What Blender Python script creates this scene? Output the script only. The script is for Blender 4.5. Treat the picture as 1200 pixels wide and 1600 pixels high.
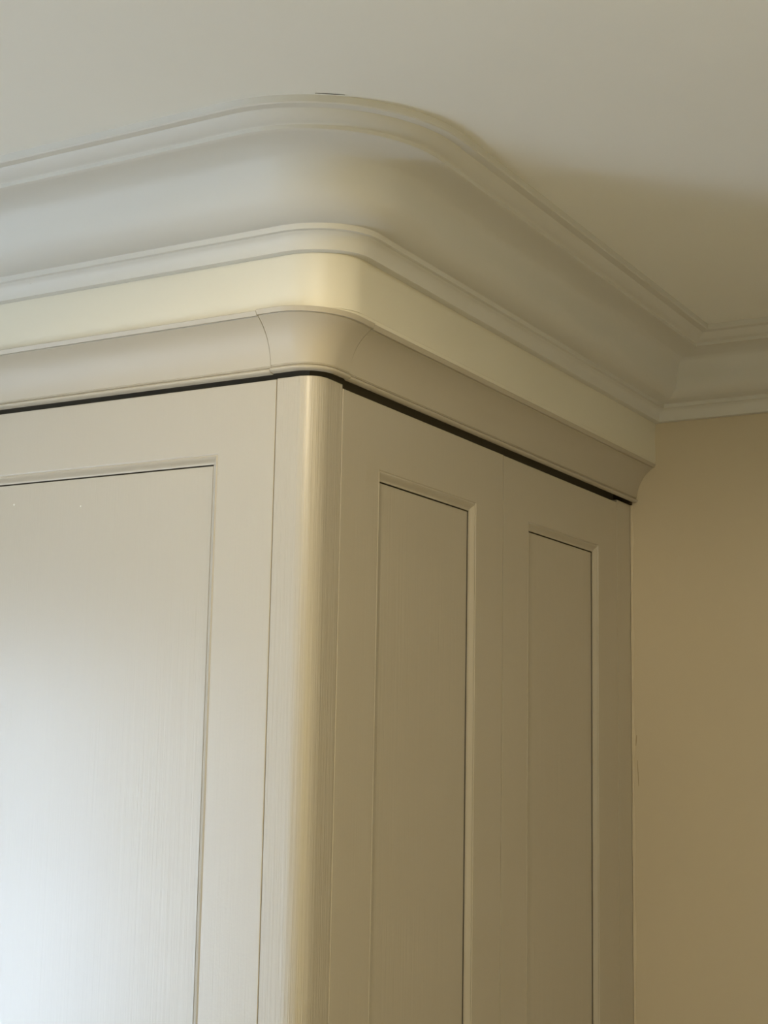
import bpy, bmesh, math
from mathutils import Matrix, Vector

# ------------------------------------------------------------------ clear
for o in list(bpy.data.objects):
    bpy.data.objects.remove(o)
scene = bpy.context.scene
COL = scene.collection

# ------------------------------------------------------------------ units
# room survey is kept in "survey units" (ceiling is 1 unit above the lens);
# S() turns them into metres, Z() turns a survey height into metres above the floor.
SC = 0.75
CZ = -0.0322
EYE = 1.65
def S(v): return SC * v
def Z(z): return SC * (z - CZ) + EYE

# ------------------------------------------------------------------ camera
cam_d = bpy.data.cameras.new('camera')
cam_d.sensor_fit = 'VERTICAL'
cam_d.sensor_height = 36.0
cam_d.sensor_width = 27.0
cam_d.lens = 2444.1 / 1600.0 * 36.0
cam_d.clip_start = 0.02
cam = bpy.data.objects.new('camera', cam_d)
COL.objects.link(cam)
right = Vector((0.86678241, 0.4983421, 0.01853124))
down = Vector((-0.06428354, 0.14850608, -0.98681993))
fwd = Vector((-0.49452592, 0.8541669, 0.16075765))
m = Matrix.Identity(4)
for i in range(3):
    m[i][0] = right[i]; m[i][1] = -down[i]; m[i][2] = -fwd[i]
m[0][3] = S(1.348); m[1][3] = S(-2.1003); m[2][3] = EYE
cam.matrix_world = m
scene.camera = cam

# ------------------------------------------------------------------ world, light, exposure
world = bpy.data.worlds.new('world'); scene.world = world
world.use_nodes = True
bg = world.node_tree.nodes['Background']
bg.inputs['Color'].default_value = (0.75, 0.85, 1.0, 1); bg.inputs['Strength'].default_value = 1.0
vs = scene.view_settings
vs.view_transform = 'Standard'; vs.look = 'None'; vs.gamma = 1.0; vs.use_curve_mapping = False
vs.exposure = 0.0
COOL = (0.63, 0.79, 1.0); COOL_STRENGTH = 24.3      # daylight in the sash window
WARM = (1.0, 0.78, 0.29); WARM_STRENGTH = 2.95      # hazy light in the other window
SPOT = (1.0, 0.83, 0.55); SPOT_STRENGTH = 25.5       # ceiling spotlight (watts)

# room box (metres)
D = S(1.4177)
XL, XR, YF, ZC = -2.2, 1.65, -3.3, Z(0.9678)

# ------------------------------------------------------------------ materials
def lin(r, g, b):
    f = lambda c: (c / 255 / 12.92) if c / 255 <= 0.04045 else ((c / 255 + 0.055) / 1.055) ** 2.4
    return (f(r), f(g), f(b), 1)

def paint(name, col, rough=0.5, spec=0.5, var=0.03, grain=None, relief=None, coat=0.0):
    """painted surface: base colour with slight unevenness, optional raised wood grain (scale vector, strength)
    and optional roller stipple relief (scale, strength)"""
    mt = bpy.data.materials.new(name); mt.use_nodes = True
    nt = mt.node_tree; b = nt.nodes['Principled BSDF']
    b.inputs['Roughness'].default_value = rough
    b.inputs['Specular IOR Level'].default_value = spec
    b.inputs['Coat Weight'].default_value = coat; b.inputs['Coat Roughness'].default_value = rough
    tc = nt.nodes.new('ShaderNodeTexCoord')
    n = nt.nodes.new('ShaderNodeTexNoise'); n.inputs['Scale'].default_value = 3.0
    n.inputs['Detail'].default_value = 4
    nt.links.new(tc.outputs['Object'], n.inputs['Vector'])
    r = nt.nodes.new('ShaderNodeValToRGB')
    r.color_ramp.elements[0].position = 0.3; r.color_ramp.elements[1].position = 0.7
    r.color_ramp.elements[0].color = tuple(c * (1 - var) for c in col[:3]) + (1,)
    r.color_ramp.elements[1].color = tuple(min(1, c * (1 + var)) for c in col[:3]) + (1,)
    nt.links.new(n.outputs['Fac'], r.inputs['Fac'])
    nt.links.new(r.outputs['Color'], b.inputs['Base Color'])
    h = None
    if grain:
        mp = nt.nodes.new('ShaderNodeMapping'); mp.inputs['Scale'].default_value = grain[0]
        nt.links.new(tc.outputs['Object'], mp.inputs['Vector'])
        g = nt.nodes.new('ShaderNodeTexNoise'); g.inputs['Scale'].default_value = 1.0
        g.inputs['Detail'].default_value = 5; g.inputs['Roughness'].default_value = 0.65
        nt.links.new(mp.outputs['Vector'], g.inputs['Vector'])
        h = g.outputs['Fac']; st, di = grain[1], grain[2]
    if relief:
        g2 = nt.nodes.new('ShaderNodeTexNoise'); g2.inputs['Scale'].default_value = relief[0]
        g2.inputs['Detail'].default_value = 3
        nt.links.new(tc.outputs['Object'], g2.inputs['Vector'])
        b2 = nt.nodes.new('ShaderNodeBump'); b2.inputs['Strength'].default_value = relief[1]
        b2.inputs['Distance'].default_value = relief[2]
        nt.links.new(g2.outputs['Fac'], b2.inputs['Height'])
        nt.links.new(b2.outputs['Normal'], b.inputs['Normal'])
    if h is not None:
        bp = nt.nodes.new('ShaderNodeBump'); bp.inputs['Strength'].default_value = st
        bp.inputs['Distance'].default_value = di
        nt.links.new(h, bp.inputs['Height'])
        if relief: nt.links.new(b2.outputs['Normal'], bp.inputs['Normal'])
        nt.links.new(bp.outputs['Normal'], b.inputs['Normal'])
    return mt

CAB = lin(190, 182, 166)
M_CEIL = paint('ceiling_white', lin(238, 237, 231), 0.85, 0.2, 0.012, None, (60, 0.10, 0.002))
M_TRIM = paint('plaster_white', lin(214, 212, 205), 0.55, 0.35, 0.012, None, (25, 0.10, 0.003))
M_FASC = paint('fascia_cream', lin(224, 219, 202), 0.42, 0.45, 0.015, None, (30, 0.10, 0.002))
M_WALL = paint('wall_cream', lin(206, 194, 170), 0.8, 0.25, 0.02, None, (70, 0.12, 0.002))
M_ROOM = paint('room_wall_cream', lin(222, 210, 186), 0.8, 0.25, 0.02)
M_CAB = paint('cabinet_paint', CAB, 0.29, 0.5, 0.012, ((300, 300, 3.5), 0.25, 0.0012), (260, 0.12, 0.0006), 0.9)
M_POST = paint('post_paint', CAB, 0.36, 0.5, 0.012, ((340, 340, 4.0), 0.9, 0.0015), (260, 0.12, 0.0006), 0.9)
M_PANEL = paint('panel_paint', CAB, 0.29, 0.5, 0.012, ((280, 280, 2.5), 0.5, 0.0012), None, 0.9)
M_CORN = paint('cornice_paint', CAB, 0.45, 0.4, 0.012, None, (60, 0.06, 0.001))
M_DARK = paint('carcass_board', lin(120, 112, 98), 0.7, 0.3, 0.02)
M_CRACK_GAP = paint('crack_and_gap_shade', lin(70, 62, 50), 0.9, 0.1, 0.02)  # hairline cracks, and the shade painted into the gap at the wall
M_SCUFF = paint('scuff_brown', lin(170, 154, 124), 0.8, 0.2, 0.05)
M_SPECK = paint('speck_white', lin(240, 238, 230), 0.6, 0.3, 0.01)
M_FLOOR = paint('floor_oak', lin(165, 148, 122), 0.5, 0.4, 0.12)
M_FRAME = paint('window_white', lin(235, 235, 230), 0.4, 0.5, 0.01)

def daylight(name, col, st):
    mt = bpy.data.materials.new(name); mt.use_nodes = True
    nt = mt.node_tree; nt.nodes.clear()
    e = nt.nodes.new('ShaderNodeEmission'); o = nt.nodes.new('ShaderNodeOutputMaterial')
    e.inputs['Color'].default_value = col + (1,); e.inputs['Strength'].default_value = st
    nt.links.new(e.outputs[0], o.inputs[0]); return mt
M_COOL = daylight('daylight_pane', COOL, COOL_STRENGTH)
M_COOL2 = daylight('dimmed_upper_pane', COOL, COOL_STRENGTH * 0.7)  # upper pane glow set lower to shape the light, no trees behind it
M_COOL3 = daylight('added_dim_pane', COOL, COOL_STRENGTH * 0.13)  # dim glowing panes added to soften the ceiling shadow, no curtain there
M_WARM = daylight('sunlit_pane', WARM, WARM_STRENGTH)

# ------------------------------------------------------------------ helpers
def tag(o, label=None, cat=None, group=None, kind=None):
    for k, v in (('label', label), ('category', cat), ('group', group), ('kind', kind)):
        if v: o[k] = v
    return o

def mesh_obj(name, verts, faces, mat, parent=None, smooth=None, bevel=None):
    me = bpy.data.meshes.new(name)
    me.from_pydata([tuple(v) for v in verts], [], faces)
    bm = bmesh.new(); bm.from_mesh(me)
    bmesh.ops.remove_doubles(bm, verts=bm.verts, dist=1e-6)
    bmesh.ops.recalc_face_normals(bm, faces=bm.faces)
    bm.to_mesh(me); bm.free()
    me.materials.append(mat)
    if smooth is not None:
        for p in me.polygons: p.use_smooth = True
        me.set_sharp_from_angle(angle=math.radians(smooth))
    o = bpy.data.objects.new(name, me); COL.objects.link(o)
    if parent is not None: o.parent = parent
    if bevel:
        b = o.modifiers.new('bevel', 'BEVEL'); b.width = bevel; b.segments = 3
        b.limit_method = 'ANGLE'; b.angle_limit = math.radians(40)
        b.harden_normals = False
    return o

def boxvf(x0, x1, y0, y1, z0, z1, V, F):
    n = len(V)
    V += [(x0, y0, z0), (x1, y0, z0), (x1, y1, z0), (x0, y1, z0), (x0, y0, z1), (x1, y0, z1), (x1, y1, z1), (x0, y1, z1)]
    F += [tuple(n + i for i in f) for f in ((0, 3, 2, 1), (4, 5, 6, 7), (0, 1, 5, 4), (1, 2, 6, 5), (2, 3, 7, 6), (3, 0, 4, 7))]

def boxes(name, lst, mat, parent=None, bevel=None):
    V, F = [], []
    for b in lst: boxvf(*b, V, F)
    me = bpy.data.meshes.new(name); me.from_pydata(V, [], F); me.materials.append(mat)
    o = bpy.data.objects.new(name, me); COL.objects.link(o)
    if parent is not None: o.parent = parent
    if bevel:
        b = o.modifiers.new('bevel', 'BEVEL'); b.width = bevel; b.segments = 3
        b.limit_method = 'ANGLE'
    return o

def loft(name, rings, mat, parent=None, closed_path=False, closed_prof=False, caps=True, smooth=28):
    """rings: list of cross-sections (equal length lists of points)"""
    V = [p for r in rings for p in r]; n = len(rings[0]); F = []
    R = len(rings)
    for i in range(R if closed_path else R - 1):
        j = (i + 1) % R
        for k in range(n if closed_prof else n - 1):
            l = (k + 1) % n
            F.append((i * n + k, i * n + l, j * n + l, j * n + k))
    if caps and closed_prof and not closed_path:
        F.append(tuple(range(n))); F.append(tuple((R - 1) * n + k for k in range(n)))
    return mesh_obj(name, V, F, mat, parent, smooth)

def empty(name, loc):
    o = bpy.data.objects.new(name, None); COL.objects.link(o); o.location = loc
    o.empty_display_size = 0.2
    return o

def arc_pts(c, r0, r1, a0, a1, n):
    return [(c[0] + (r0) * math.cos(a0 + (a1 - a0) * i / n), c[1] + r1 * math.sin(a0 + (a1 - a0) * i / n)) for i in range(n + 1)]

# ------------------------------------------------------------------ structure: room shell
T = 0.12
floor = boxes('floor', [(XL - T, XR + T, YF - T, D + T, -0.1, 0.0)], M_FLOOR); tag(floor, kind='structure')
ceil = boxes('ceiling', [(XL - T, XR + T, YF - T, D + T, ZC, ZC + 0.1)], M_CEIL); tag(ceil, kind='structure')
wb = boxes('wall_back', [(XL - T, XR + T, D, D + T, 0, ZC)], M_WALL); tag(wb, kind='structure')
# left wall with sash window opening
LW = dict(y0=-2.80, y1=-1.55, z0=0.15, z1=1.98)
wl = boxes('wall_left', [(XL - T, XL, YF, LW['y0'], 0, ZC), (XL - T, XL, LW['y1'], D, 0, ZC),
                         (XL - T, XL, LW['y0'], LW['y1'], 0, LW['z0']), (XL - T, XL, LW['y0'], LW['y1'], LW['z1'], ZC)], M_ROOM)
tag(wl, kind='structure')
wf = boxes('wall_front', [(XL - T, XR + T, YF - T, YF, 0, ZC)], M_ROOM); tag(wf, kind='structure')
# right wall with casement window opening
RW = dict(y0=-1.55, y1=-0.55, z0=0.95, z1=2.05)
wr = boxes('wall_right', [(XR, XR + T, YF, RW['y0'], 0, ZC), (XR, XR + T, RW['y1'], D, 0, ZC),
                          (XR, XR + T, RW['y0'], RW['y1'], 0, RW['z0']), (XR, XR + T, RW['y0'], RW['y1'], RW['z1'], ZC)], M_ROOM)
tag(wr, kind='structure')

def window(name, axis, pos, a0, a1, z0, z1, rails, posts, mat, depth, sgn=1):
    """frame and panes in a wall opening; axis 'x' = wall plane x=pos, 'y' = wall plane y=pos"""
    fr = 0.05; bar = 0.035; L = []
    zs = [z0 + fr] + rails + [z1 - fr]; as_ = [a0 + fr] + posts + [a1 - fr]
    def bx(u0, u1, w0, w1, v0, v1):
        w0, w1 = sorted((pos + sgn * (w0 - pos), pos + sgn * (w1 - pos)))
        return (w0, w1, u0, u1, v0, v1) if axis == 'x' else (u0, u1, w0, w1, v0, v1)
    p0, p1 = pos - depth, pos - depth + 0.05
    L += [bx(a0, a1, p0, p1, z0, z0 + fr), bx(a0, a1, p0, p1, z1 - fr, z1), bx(a0, a0 + fr, p0, p1, z0 + fr, z1 - fr), bx(a1 - fr, a1, p0, p1, z0 + fr, z1 - fr)]
    fo = boxes(name, L, M_FRAME, None, 0.003); tag(fo, kind='structure')
    for r in rails: boxes('glazing_bar', [bx(a0 + fr, a1 - fr, p0 + 0.008, p1 - 0.004, r - bar / 2, r + bar / 2)], M_FRAME, fo)
    for q in posts:
        for i in range(len(zs) - 1):
            boxes('glazing_bar', [bx(q - bar / 2, q + bar / 2, p0 + 0.008, p1 - 0.004, zs[i] + (bar / 2 if i else 0), zs[i + 1] - (bar / 2 if i < len(zs) - 2 else 0))], M_FRAME, fo)
    for i in range(len(zs) - 1):
        for j in range(len(as_) - 1):
            u0 = as_[j] + (bar / 2 if j else 0); u1 = as_[j + 1] - (bar / 2 if j < len(as_) - 2 else 0)
            v0 = zs[i] + (bar / 2 if i else 0); v1 = zs[i + 1] - (bar / 2 if i < len(zs) - 2 else 0)
            boxes('pane', [bx(u0, u1, p0 + 0.018, p0 + 0.022, v0, v1)], mat[(i * (len(as_) - 1) + j) % len(mat)], fo)
    boxes('window_sill', [bx(a0 - 0.04, a1 + 0.04, pos - depth + 0.05, pos + 0.03, z0 - 0.025, z0)], M_FRAME, fo, 0.004)
    return fo
window('window_1', 'x', XL, LW['y0'], LW['y1'], LW['z0'], LW['z1'], [1.40], [-2.12], [M_COOL3, M_COOL, M_COOL3, M_COOL2], 0.08)
window('window_2', 'x', XR, RW['y0'], RW['y1'], RW['z0'], RW['z1'], [1.50], [], [M_WARM], 0.08, -1)

# ------------------------------------------------------------------ structure: bulkhead and plaster cornice
# profile of the plaster cornice as (offset in front of door plane, height), survey units
def qb(p0, p1, p2, n):
    o = []
    for i in range(n + 1):
        t = i / n; a = (1 - t) ** 2; b = 2 * t * (1 - t); c = t * t
        o.append((a * p0[0] + b * p1[0] + c * p2[0], a * p0[1] + b * p1[1] + c * p2[1]))
    return o
prof = [(0.2620, 0.9690), (0.2620, 0.9565), (0.2600, 0.9550), (0.2450, 0.9550)]
prof += qb((0.2440, 0.9535), (0.2330, 0.9420), (0.2200, 0.9395), 6)
prof += [(0.2190, 0.9385), (0.2190, 0.9320), (0.2165, 0.9310)]
prof += qb((0.2100, 0.9307), (0.1720, 0.9290), (0.1590, 0.9160), 8)
prof += qb((0.1560, 0.9110), (0.1500, 0.8990), (0.1483, 0.8820), 5)
prof += qb((0.1475, 0.8760), (0.1445, 0.8590), (0.1360, 0.8510), 5)
prof += qb((0.1320, 0.8470), (0.1200, 0.8370), (0.1010, 0.8345), 6)
prof += [(0.0975, 0.8342), (0.0970, 0.8335), (0.0970, 0.8250), (0.0955, 0.8243), (0.0905, 0.8243)]
prof += qb((0.0895, 0.8230), (0.0790, 0.8200), (0.0775, 0.8010), 6)
prof += [(0.0775, 0.7970), (0.0765, 0.7965), (0.0625, 0.7965)]
E0 = 0.0625
def shiftA(z):        # the bulkhead stands slightly further back on the long side
    t = max(0.0, min(1.0, (0.93 - z) / (0.93 - 0.834)))
    return 0.006 + t * (-0.0185 - 0.006)
def rad(z):
    t = max(0.0, min(1.0, (0.93 - z) / (0.93 - 0.80)))
    return 0.010 + t * 0.026

NARC = 28
rings = []
def ring(f): rings.append([f(d, z) for d, z in prof])
e = lambda d: S(d - E0)
def A_pt(x): return lambda d, z: (x if x is not None else XL + e(d), -S(d + shiftA(z)), Z(z))
ring(A_pt(None))
for x in (-1.6, -1.0, -0.6, -0.3, -0.12): ring(A_pt(x))
for i in range(NARC + 1):
    a = math.pi / 2 * i / NARC
    ring(lambda d, z: (S(-rad(z) + (rad(z) + d) * math.sin(a)), S(rad(z) - (rad(z) + d + shiftA(z)) * math.cos(a)), Z(z)))
for y in (0.10, 0.3, 0.6): ring(lambda d, z: (S(d), y, Z(z)))
ring(lambda d, z: (S(d), D - e(d), Z(z)))
for x in (0.5, 1.0): ring(lambda d, z: (x, D - e(d), Z(z)))
ring(lambda d, z: (XR - e(d), D - e(d), Z(z)))
ring(lambda d, z: (XR - e(d), YF + e(d), Z(z)))
ring(lambda d, z: (XL + e(d), YF + e(d), Z(z)))
trim = loft('trim_1', rings, M_TRIM, None, closed_path=True, smooth=32)
tag(trim, kind='structure')

# bulkhead above the cabinets (rounded corner)
zb0, zb1 = Z(0.7040), ZC
FA, FB, FR = 0.0625 - 0.0185, 0.0625, 0.036
pl = [(XL, S(-FA), 1), (-1.0, S(-FA), 1), (-0.3, S(-FA), 1)]
for i in range(NARC + 1):
    a = math.pi / 2 * i / NARC
    pl.append((S(-FR + (FR + FB) * math.sin(a)), S(FR - (FR + FA) * math.cos(a)), 1 - i / NARC))
pl += [(S(FB), 0.3, 0), (S(FB), D, 0), (XL, D, 1)]
n = len(pl)
V = [(x, y, zb0) for x, y, t in pl] + [(x, y, zb1) for x, y, t in pl]
F = [(i, (i + 1) % n, n + (i + 1) % n, n + i) for i in range(n)] + [tuple(range(n)), tuple(range(n, 2 * n))]
bulk = mesh_obj('wall_bulkhead', V, F, M_FASC, None, 32); tag(bulk, kind='structure')

# ------------------------------------------------------------------ fitted cabinet
cab = empty('fitted_cabinet', (0, 0, 0))
tag(cab, 'tall fitted cabinet painted warm grey with panelled doors and rounded corner post', 'cabinet')
DT = 0.022                                   # door thickness
ZTA, ZTB, ZPOST = Z(0.6007), Z(0.5950), Z(0.6017)
boxes('carcass', [(XL + 0.002, -0.030, 0.030, D - 0.002, 0.10, Z(0.66))], M_DARK, cab)
boxes('plinth', [(XL + 0.002, -0.055, 0.055, D - 0.002, 0.0, 0.098)], M_CAB, cab)

def mapA(u, v, w): return (u, -w, v)         # long side, u = x
def mapB(u, v, w): return (w, u, v)          # short side, u = y

def panel_door(mp, u0, u1, v0, v1, i0, i1, j0, j1, mw, mh, off=0.0):
    """framed door: frame mesh > panel, four mitred bead mouldings"""
    mp0 = mp
    mp = lambda u, v, w: mp0(u, v, w + off)
    V, F = [], []
    o = [(u0, v0), (u1, v0), (u1, v1), (u0, v1)]; q = [(i0, j0), (i1, j0), (i1, j1), (i0, j1)]
    for w in (0.0, -DT):
        V += [mp(u, v, w) for u, v in o] + [mp(u, v, w) for u, v in q]
    for k in range(4):
        l = (k + 1) % 4
        F += [(k, l, 4 + l, 4 + k), (8 + k, 8 + l, 12 + l, 12 + k), (k, l, 8 + l, 8 + k), (4 + k, 4 + l, 12 + l, 12 + k)]
    d = mesh_obj('door', V, F, M_CAB, cab, None, 0.0009)
    # bead moulding profile: (distance in from the frame edge, depth)
    pf = [(0.0, -DT), (0.0, -0.0008), (0.0008, -0.0012), (0.0016, -0.0006), (0.10 * mw + 0.0016, -0.0004)]
    lip = 0.0012
    for i in range(1, 9):
        t = i / 8; q_ = 0.3 * (1 - (1 - t) ** 2) + 0.7 * t * t * (3 - 2 * t)
        pf.append((0.0016 + mw * (0.12 + 0.66 * t), -0.0006 - (mh - lip - 0.0006) * 0.95 * q_))
    pf += [(mw * 0.98, -(mh - lip) * 0.97), (mw, -(mh - lip)), (mw - 0.005, -(mh - lip)), (mw - 0.005, -DT)]
    for k in range(4):
        l = (k + 1) % 4
        def corner(c, t):
            su = 1 if q[c][0] == i0 else -1; sv = 1 if q[c][1] == j0 else -1
            return (q[c][0] + su * t, q[c][1] + sv * t)
        rA = [mp(*corner(k, t), w) for t, w in pf]; rB = [mp(*corner(l, t), w) for t, w in pf]
        loft('bead_moulding', [rA, rB], M_CORN, d, closed_prof=True, smooth=35)
    V, F = [], []
    g = mw + 0.0014
    P = [(i0 + g, j0 + g), (i1 - g, j0 + g), (i1 - g, j1 - g), (i0 + g, j1 - g)]
    for w in (-mh, -DT + 0.002): V += [mp(u, v, w) for u, v in P]
    F = [(0, 1, 2, 3), (4, 5, 6, 7)] + [(k, (k + 1) % 4, 4 + (k + 1) % 4, 4 + k) for k in range(4)]
    mesh_obj('panel', V, F, M_PANEL, d, None, 0.0006)
    # thin backing board closes the slot behind the panel
    V = []
    P = [(i0 - 0.01, j0 - 0.01), (i1 + 0.01, j0 - 0.01), (i1 + 0.01, j1 + 0.01), (i0 - 0.01, j1 + 0.01)]
    for w in (-DT - 0.0005, -DT - 0.003): V += [mp(u, v, w) for u, v in P]
    mesh_obj('back_board', V, F, M_DARK, d)
    return d

# short side: two doors
ST = S(0.1190)
yb0, ys, yf, ye = S(0.0818) + 0.0015, S(0.7084), S(1.3294), D
zbot = 0.11
panel_door(mapB, yb0, ys - 0.0019, zbot, ZTB, S(0.2073), S(0.5854), zbot + 0.10, Z(0.4775), S(0.0174), S(0.0098))
panel_door(mapB, ys + 0.0019, yf - 0.0012, zbot, ZTB, S(0.8290), S(1.2110), zbot + 0.10, Z(0.4775), S(0.0174), S(0.0098), -0.0012)
boxes('filler_strip', [(-DT, -0.0014, yf, D - 0.0003, 0.10, Z(0.6015))], M_CAB, cab, 0.0008)
boxes('gap_shade_block', [(-0.030, 0.002, D - 0.012, D - 0.001, Z(0.6020), Z(0.66))], M_CRACK_GAP, cab)  # added dark block, its colour stands in for shade where the gap ends
# long side: doors running towards the window wall
xa = -S(0.0779) - 0.001
wA = 0.70
for k in range(3):
    u1 = xa - k * (wA + 0.002); u0 = max(u1 - wA, XL + 0.004)
    panel_door(mapA, u0, u1, zbot, ZTA, u0 + (S(0.1939) + xa), u1 - (S(0.1939) + xa), zbot + 0.10, Z(0.4834), S(0.0152), S(0.0115))

# corner post with rounded arris
pr = S(0.036)
px0, py1 = -S(0.0779), S(0.0818)
pl = [(px0, 0.0)]
for i in range(17):
    a = math.pi / 2 * i / 16
    pl.append((-pr + pr * math.sin(a), pr - pr * math.cos(a)))
pl += [(0.0, py1), (-DT, py1), (-DT, pr), (-pr, DT), (px0, DT)]
n = len(pl)
V, F = [], []
zz = [0.10, 0.6, 1.2, 1.8, ZPOST]
V = [(x, y, z) for z in zz for x, y in pl]
for j in range(len(zz) - 1):
    F += [(j * n + i, j * n + (i + 1) % n, (j + 1) * n + (i + 1) % n, (j + 1) * n + i) for i in range(n)]
F += [tuple(range(n)), tuple((len(zz) - 1) * n + i for i in range(n))]
mesh_obj('corner_post', V, F, M_POST, cab, 25, 0.0008)

# ------------------------------------------------------------------ cabinet cornice: two lengths and a corner piece
# (offset, height on short side, height change on long side)
cp = [(0.0040, 0.6105, 0.0), (0.0060, 0.6072, 0.0)]
for i in range(8):
    a = -math.pi / 2 + math.pi * i / 7 * 0.95
    cp.append((0.0095 + 0.0078 * max(0, math.cos(a)), 0.6110 + 0.0043 * math.sin(a), 0.0012))
cp += [(0.0135, 0.6162, 0.002), (0.0128, 0.6172, 0.002)]
for i in range(11):
    t = i / 10
    p0, p1, p2 = (0.0142, 0.6185), (0.0190, 0.6640), (0.0545, 0.6875)
    x = (1 - t) ** 2 * p0[0] + 2 * t * (1 - t) * p1[0] + t * t * p2[0]
    z = (1 - t) ** 2 * p0[1] + 2 * t * (1 - t) * p1[1] + t * t * p2[1]
    cp.append((x, z, 0.002 + 0.004 * t))
cp += [(0.0548, 0.6892, 0.006), (0.0590, 0.6886, 0.006), (0.0596, 0.6890, 0.006), (0.0628, 0.6960, 0.006), (0.0624, 0.6968, 0.006),
       (0.0480, 0.6968, 0.006), (0.0420, 0.6900, 0.006), (0.0200, 0.6680, 0.004), (0.0070, 0.6400, 0.003), (0.0040, 0.6200, 0.001)]
CR = 0.040
base = Vector((0, 0, 0))
def loc(p): return tuple(Vector(p) - base)
sx, sy = -S(0.0810), S(0.0765)
def cA(x, k=0.0): return [loc((x, -S(d + k), Z(z + dz + k))) for d, z, dz in cp]
def cB(y, k=0.0): return [loc((S(d + k), y, Z(z + k))) for d, z, dz in cp]
loft('cornice_length', [cA(x) for x in (XL + 0.001, -1.2, -0.5, sx - 0.0010)], M_CORN, cab, closed_prof=True, smooth=30)
loft('cornice_length', [cB(y) for y in (sy + 0.0010, 0.5, D - 0.0005)], M_CORN, cab, closed_prof=True, smooth=30)
kk = 0.0013
rg = [cA(sx, kk), cA(-S(CR + 0.015), kk)]
for i in range(25):
    t = i / 24; a = math.pi / 2 * t
    rg.append([loc((S(-CR + (CR + d + kk) * math.sin(a)), S(CR - (CR + d + kk) * math.cos(a)), Z(z + kk + dz * (1 - t)))) for d, z, dz in cp])
rg += [cB(S(CR + 0.015), kk), cB(sy, kk)]
loft('cornice_corner', rg, M_CORN, cab, closed_prof=True, smooth=30)

# painted caulk closing the joint between the cornice and the bulkhead
rg = []
def ck(t, f):
    z0 = Z(0.6971 + 0.0061 * (1 - t)); z1 = Z(0.7039)
    rg.append([f(0.030, z0), f(FA + (FB - FA) * t - 0.0002, z0), f(FA + (FB - FA) * t - 0.0002, z1), f(0.030, z1)])
ck(0, lambda d, z: (-S(0.10), -S(d), z))
for i in range(NARC + 1):
    a = math.pi / 2 * i / NARC
    ck(i / NARC, lambda d, z: (S(-FR + (FR + d) * math.sin(a)), S(FR - (FR + d) * math.cos(a)), z))
ck(1, lambda d, z: (S(d), D - 0.001, z))
loft('caulk_bead', rg, M_FASC, cab, closed_prof=True, smooth=32)

# ------------------------------------------------------------------ small wear: cracks, specks, caulk
def strip(name, pts, w, mat, parent, up=(0, 0, 1)):
    V, F = [], []
    upv = Vector(up)
    for i, p in enumerate(pts):
        k = w * (0.35 + 0.65 * math.sin(math.pi * (i + 0.5) / len(pts)))
        V += [Vector(p) - upv * k, Vector(p) + upv * k]
    for i in range(len(pts) - 1): F.append((2 * i, 2 * i + 1, 2 * i + 3, 2 * i + 2))
    return mesh_obj(name, V, F, mat, parent)

def Q(x, y, z): return (S(x), S(y), Z(z))
strip('hairline_crack', [Q(-0.5946, -0.0640, 0.8200), Q(-0.5860, -0.0640, 0.8192), Q(-0.5780, -0.0640, 0.8182), Q(-0.5697, -0.0640, 0.8190)], 0.0006, M_CRACK_GAP, trim)
strip('hairline_crack', [Q(0.1327, -0.2320, 0.9673), Q(0.1467, -0.2235, 0.9673), Q(0.1610, -0.2133, 0.9673), Q(0.1700, -0.2070, 0.9673)], 0.0007, M_CRACK_GAP, trim, (0.55, -0.83, 0))
door_a = [o for o in cab.children if o.name.startswith('door')][2]
for x, z, r in ((-0.6592, 0.4295, 0.0012), (-0.4999, 0.4164, 0.0010)):
    c = Vector(Q(x, 0.0115, z)); n = 7
    V = [(c.x + r * math.cos(6.283 * i / n), c.y - 0.0002, c.z + r * math.sin(6.283 * i / n) * 1.3) for i in range(n)] + [(c.x, c.y - 0.0006, c.z)]
    mesh_obj('paint_speck', V, [(i, (i + 1) % n, n) for i in range(n)], M_SPECK, door_a)
strip('scuff_mark', [(S(0.0095), D - 0.0004, Z(0.0520)), (S(0.0085), D - 0.0004, Z(0.0400)), (S(0.0078), D - 0.0004, Z(0.0280))], 0.0009, M_SCUFF, wb, (1, 0, 0))
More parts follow.
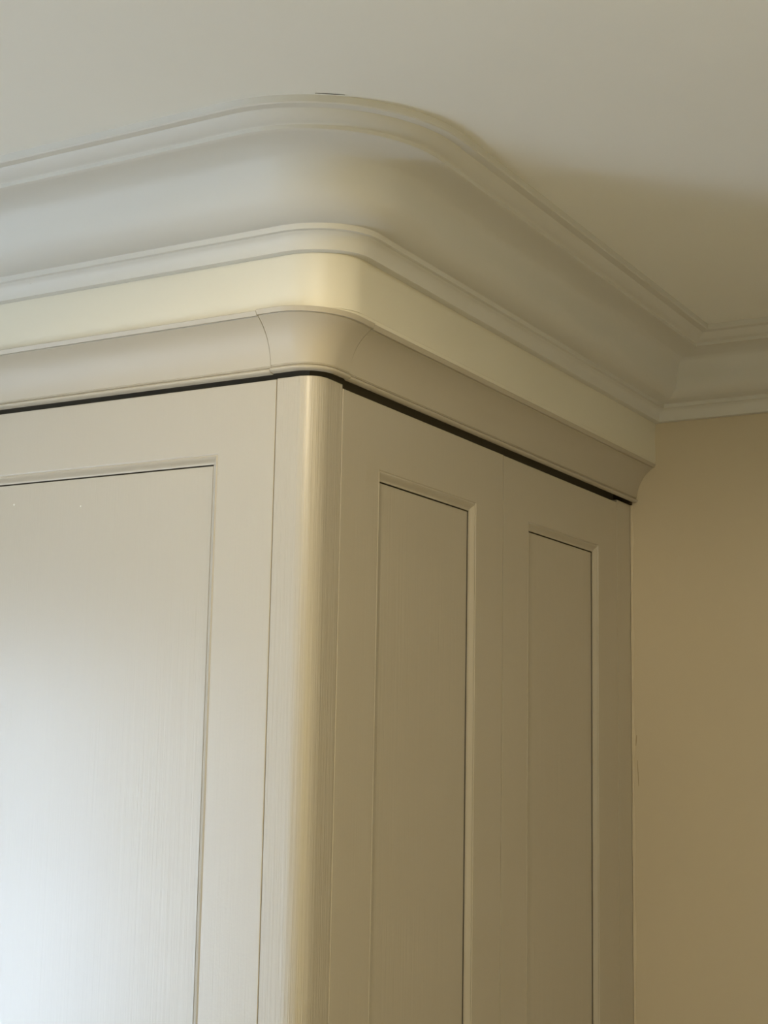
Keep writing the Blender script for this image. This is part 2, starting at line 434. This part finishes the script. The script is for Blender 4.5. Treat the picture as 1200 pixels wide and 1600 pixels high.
strip('scuff_mark', [(S(0.0106), D - 0.0004, Z(-0.0060)), (S(0.0125), D - 0.0004, Z(-0.0350)), (S(0.0138), D - 0.0004, Z(-0.0652))], 0.0007, M_SCUFF, wb, (1, 0, 0))

# wavy bead of filler down the joint of cabinet and wall
V, F = [], []
N = 120
for i in range(N + 1):
    z = 0.10 + (Z(0.600) - 0.10) * i / N
    wv = 0.0030 + 0.0012 * math.sin(i * 0.61) + 0.0009 * math.sin(i * 1.73 + 1) + 0.0006 * math.sin(i * 3.1)
    V += [(-0.0008, D - wv * 0.8, z), (wv * 0.45, D - wv * 0.45, z), (wv, D - 0.0002, z), (-0.0008, D - 0.0002, z)]
for i in range(N):
    for k in range(3): F.append((4 * i + k, 4 * i + k + 1, 4 * i + 5 + k, 4 * i + 4 + k))
mesh_obj('caulk_bead', V, F, M_WALL, cab, 60)

# ------------------------------------------------------------------ recessed downlight (above and behind the view)
LX, LY = 0.42, -0.98
sl = empty('ceiling_downlight', (LX, LY, ZC))
tag(sl, 'small white recessed ceiling downlight in front of the rounded cabinet corner', 'downlight')
def lathe(name, pr_, mat, parent, n=28):
    R_ = []
    for i in range(n):
        a = 2 * math.pi * i / n
        R_.append([(r * math.cos(a), r * math.sin(a), z) for r, z in pr_])
    return loft(name, R_, mat, parent, closed_path=True, caps=False, smooth=35)
lathe('bezel', [(0.030, -0.0005), (0.042, -0.0005), (0.042, -0.004), (0.039, -0.006), (0.033, -0.006), (0.030, -0.002)], M_FRAME, sl)
lathe('lens', [(0.0005, -0.002), (0.030, -0.002)], M_FRAME, sl)
ld = bpy.data.lights.new('bulb', 'SPOT'); ld.energy = SPOT_STRENGTH; ld.color = SPOT
ld.spot_size = math.radians(120); ld.spot_blend = 0.35; ld.shadow_soft_size = 0.028
lo = bpy.data.objects.new('bulb', ld); COL.objects.link(lo); lo.parent = sl
hd = Vector((-LX, -LY, 0)).normalized()
el = math.radians(-59.5)
aim = hd * math.cos(el) + Vector((0, 0, math.sin(el)))
lo.matrix_local = Matrix.Translation((0, 0, -0.024)) @ aim.to_track_quat('-Z', 'Y').to_matrix().to_4x4()
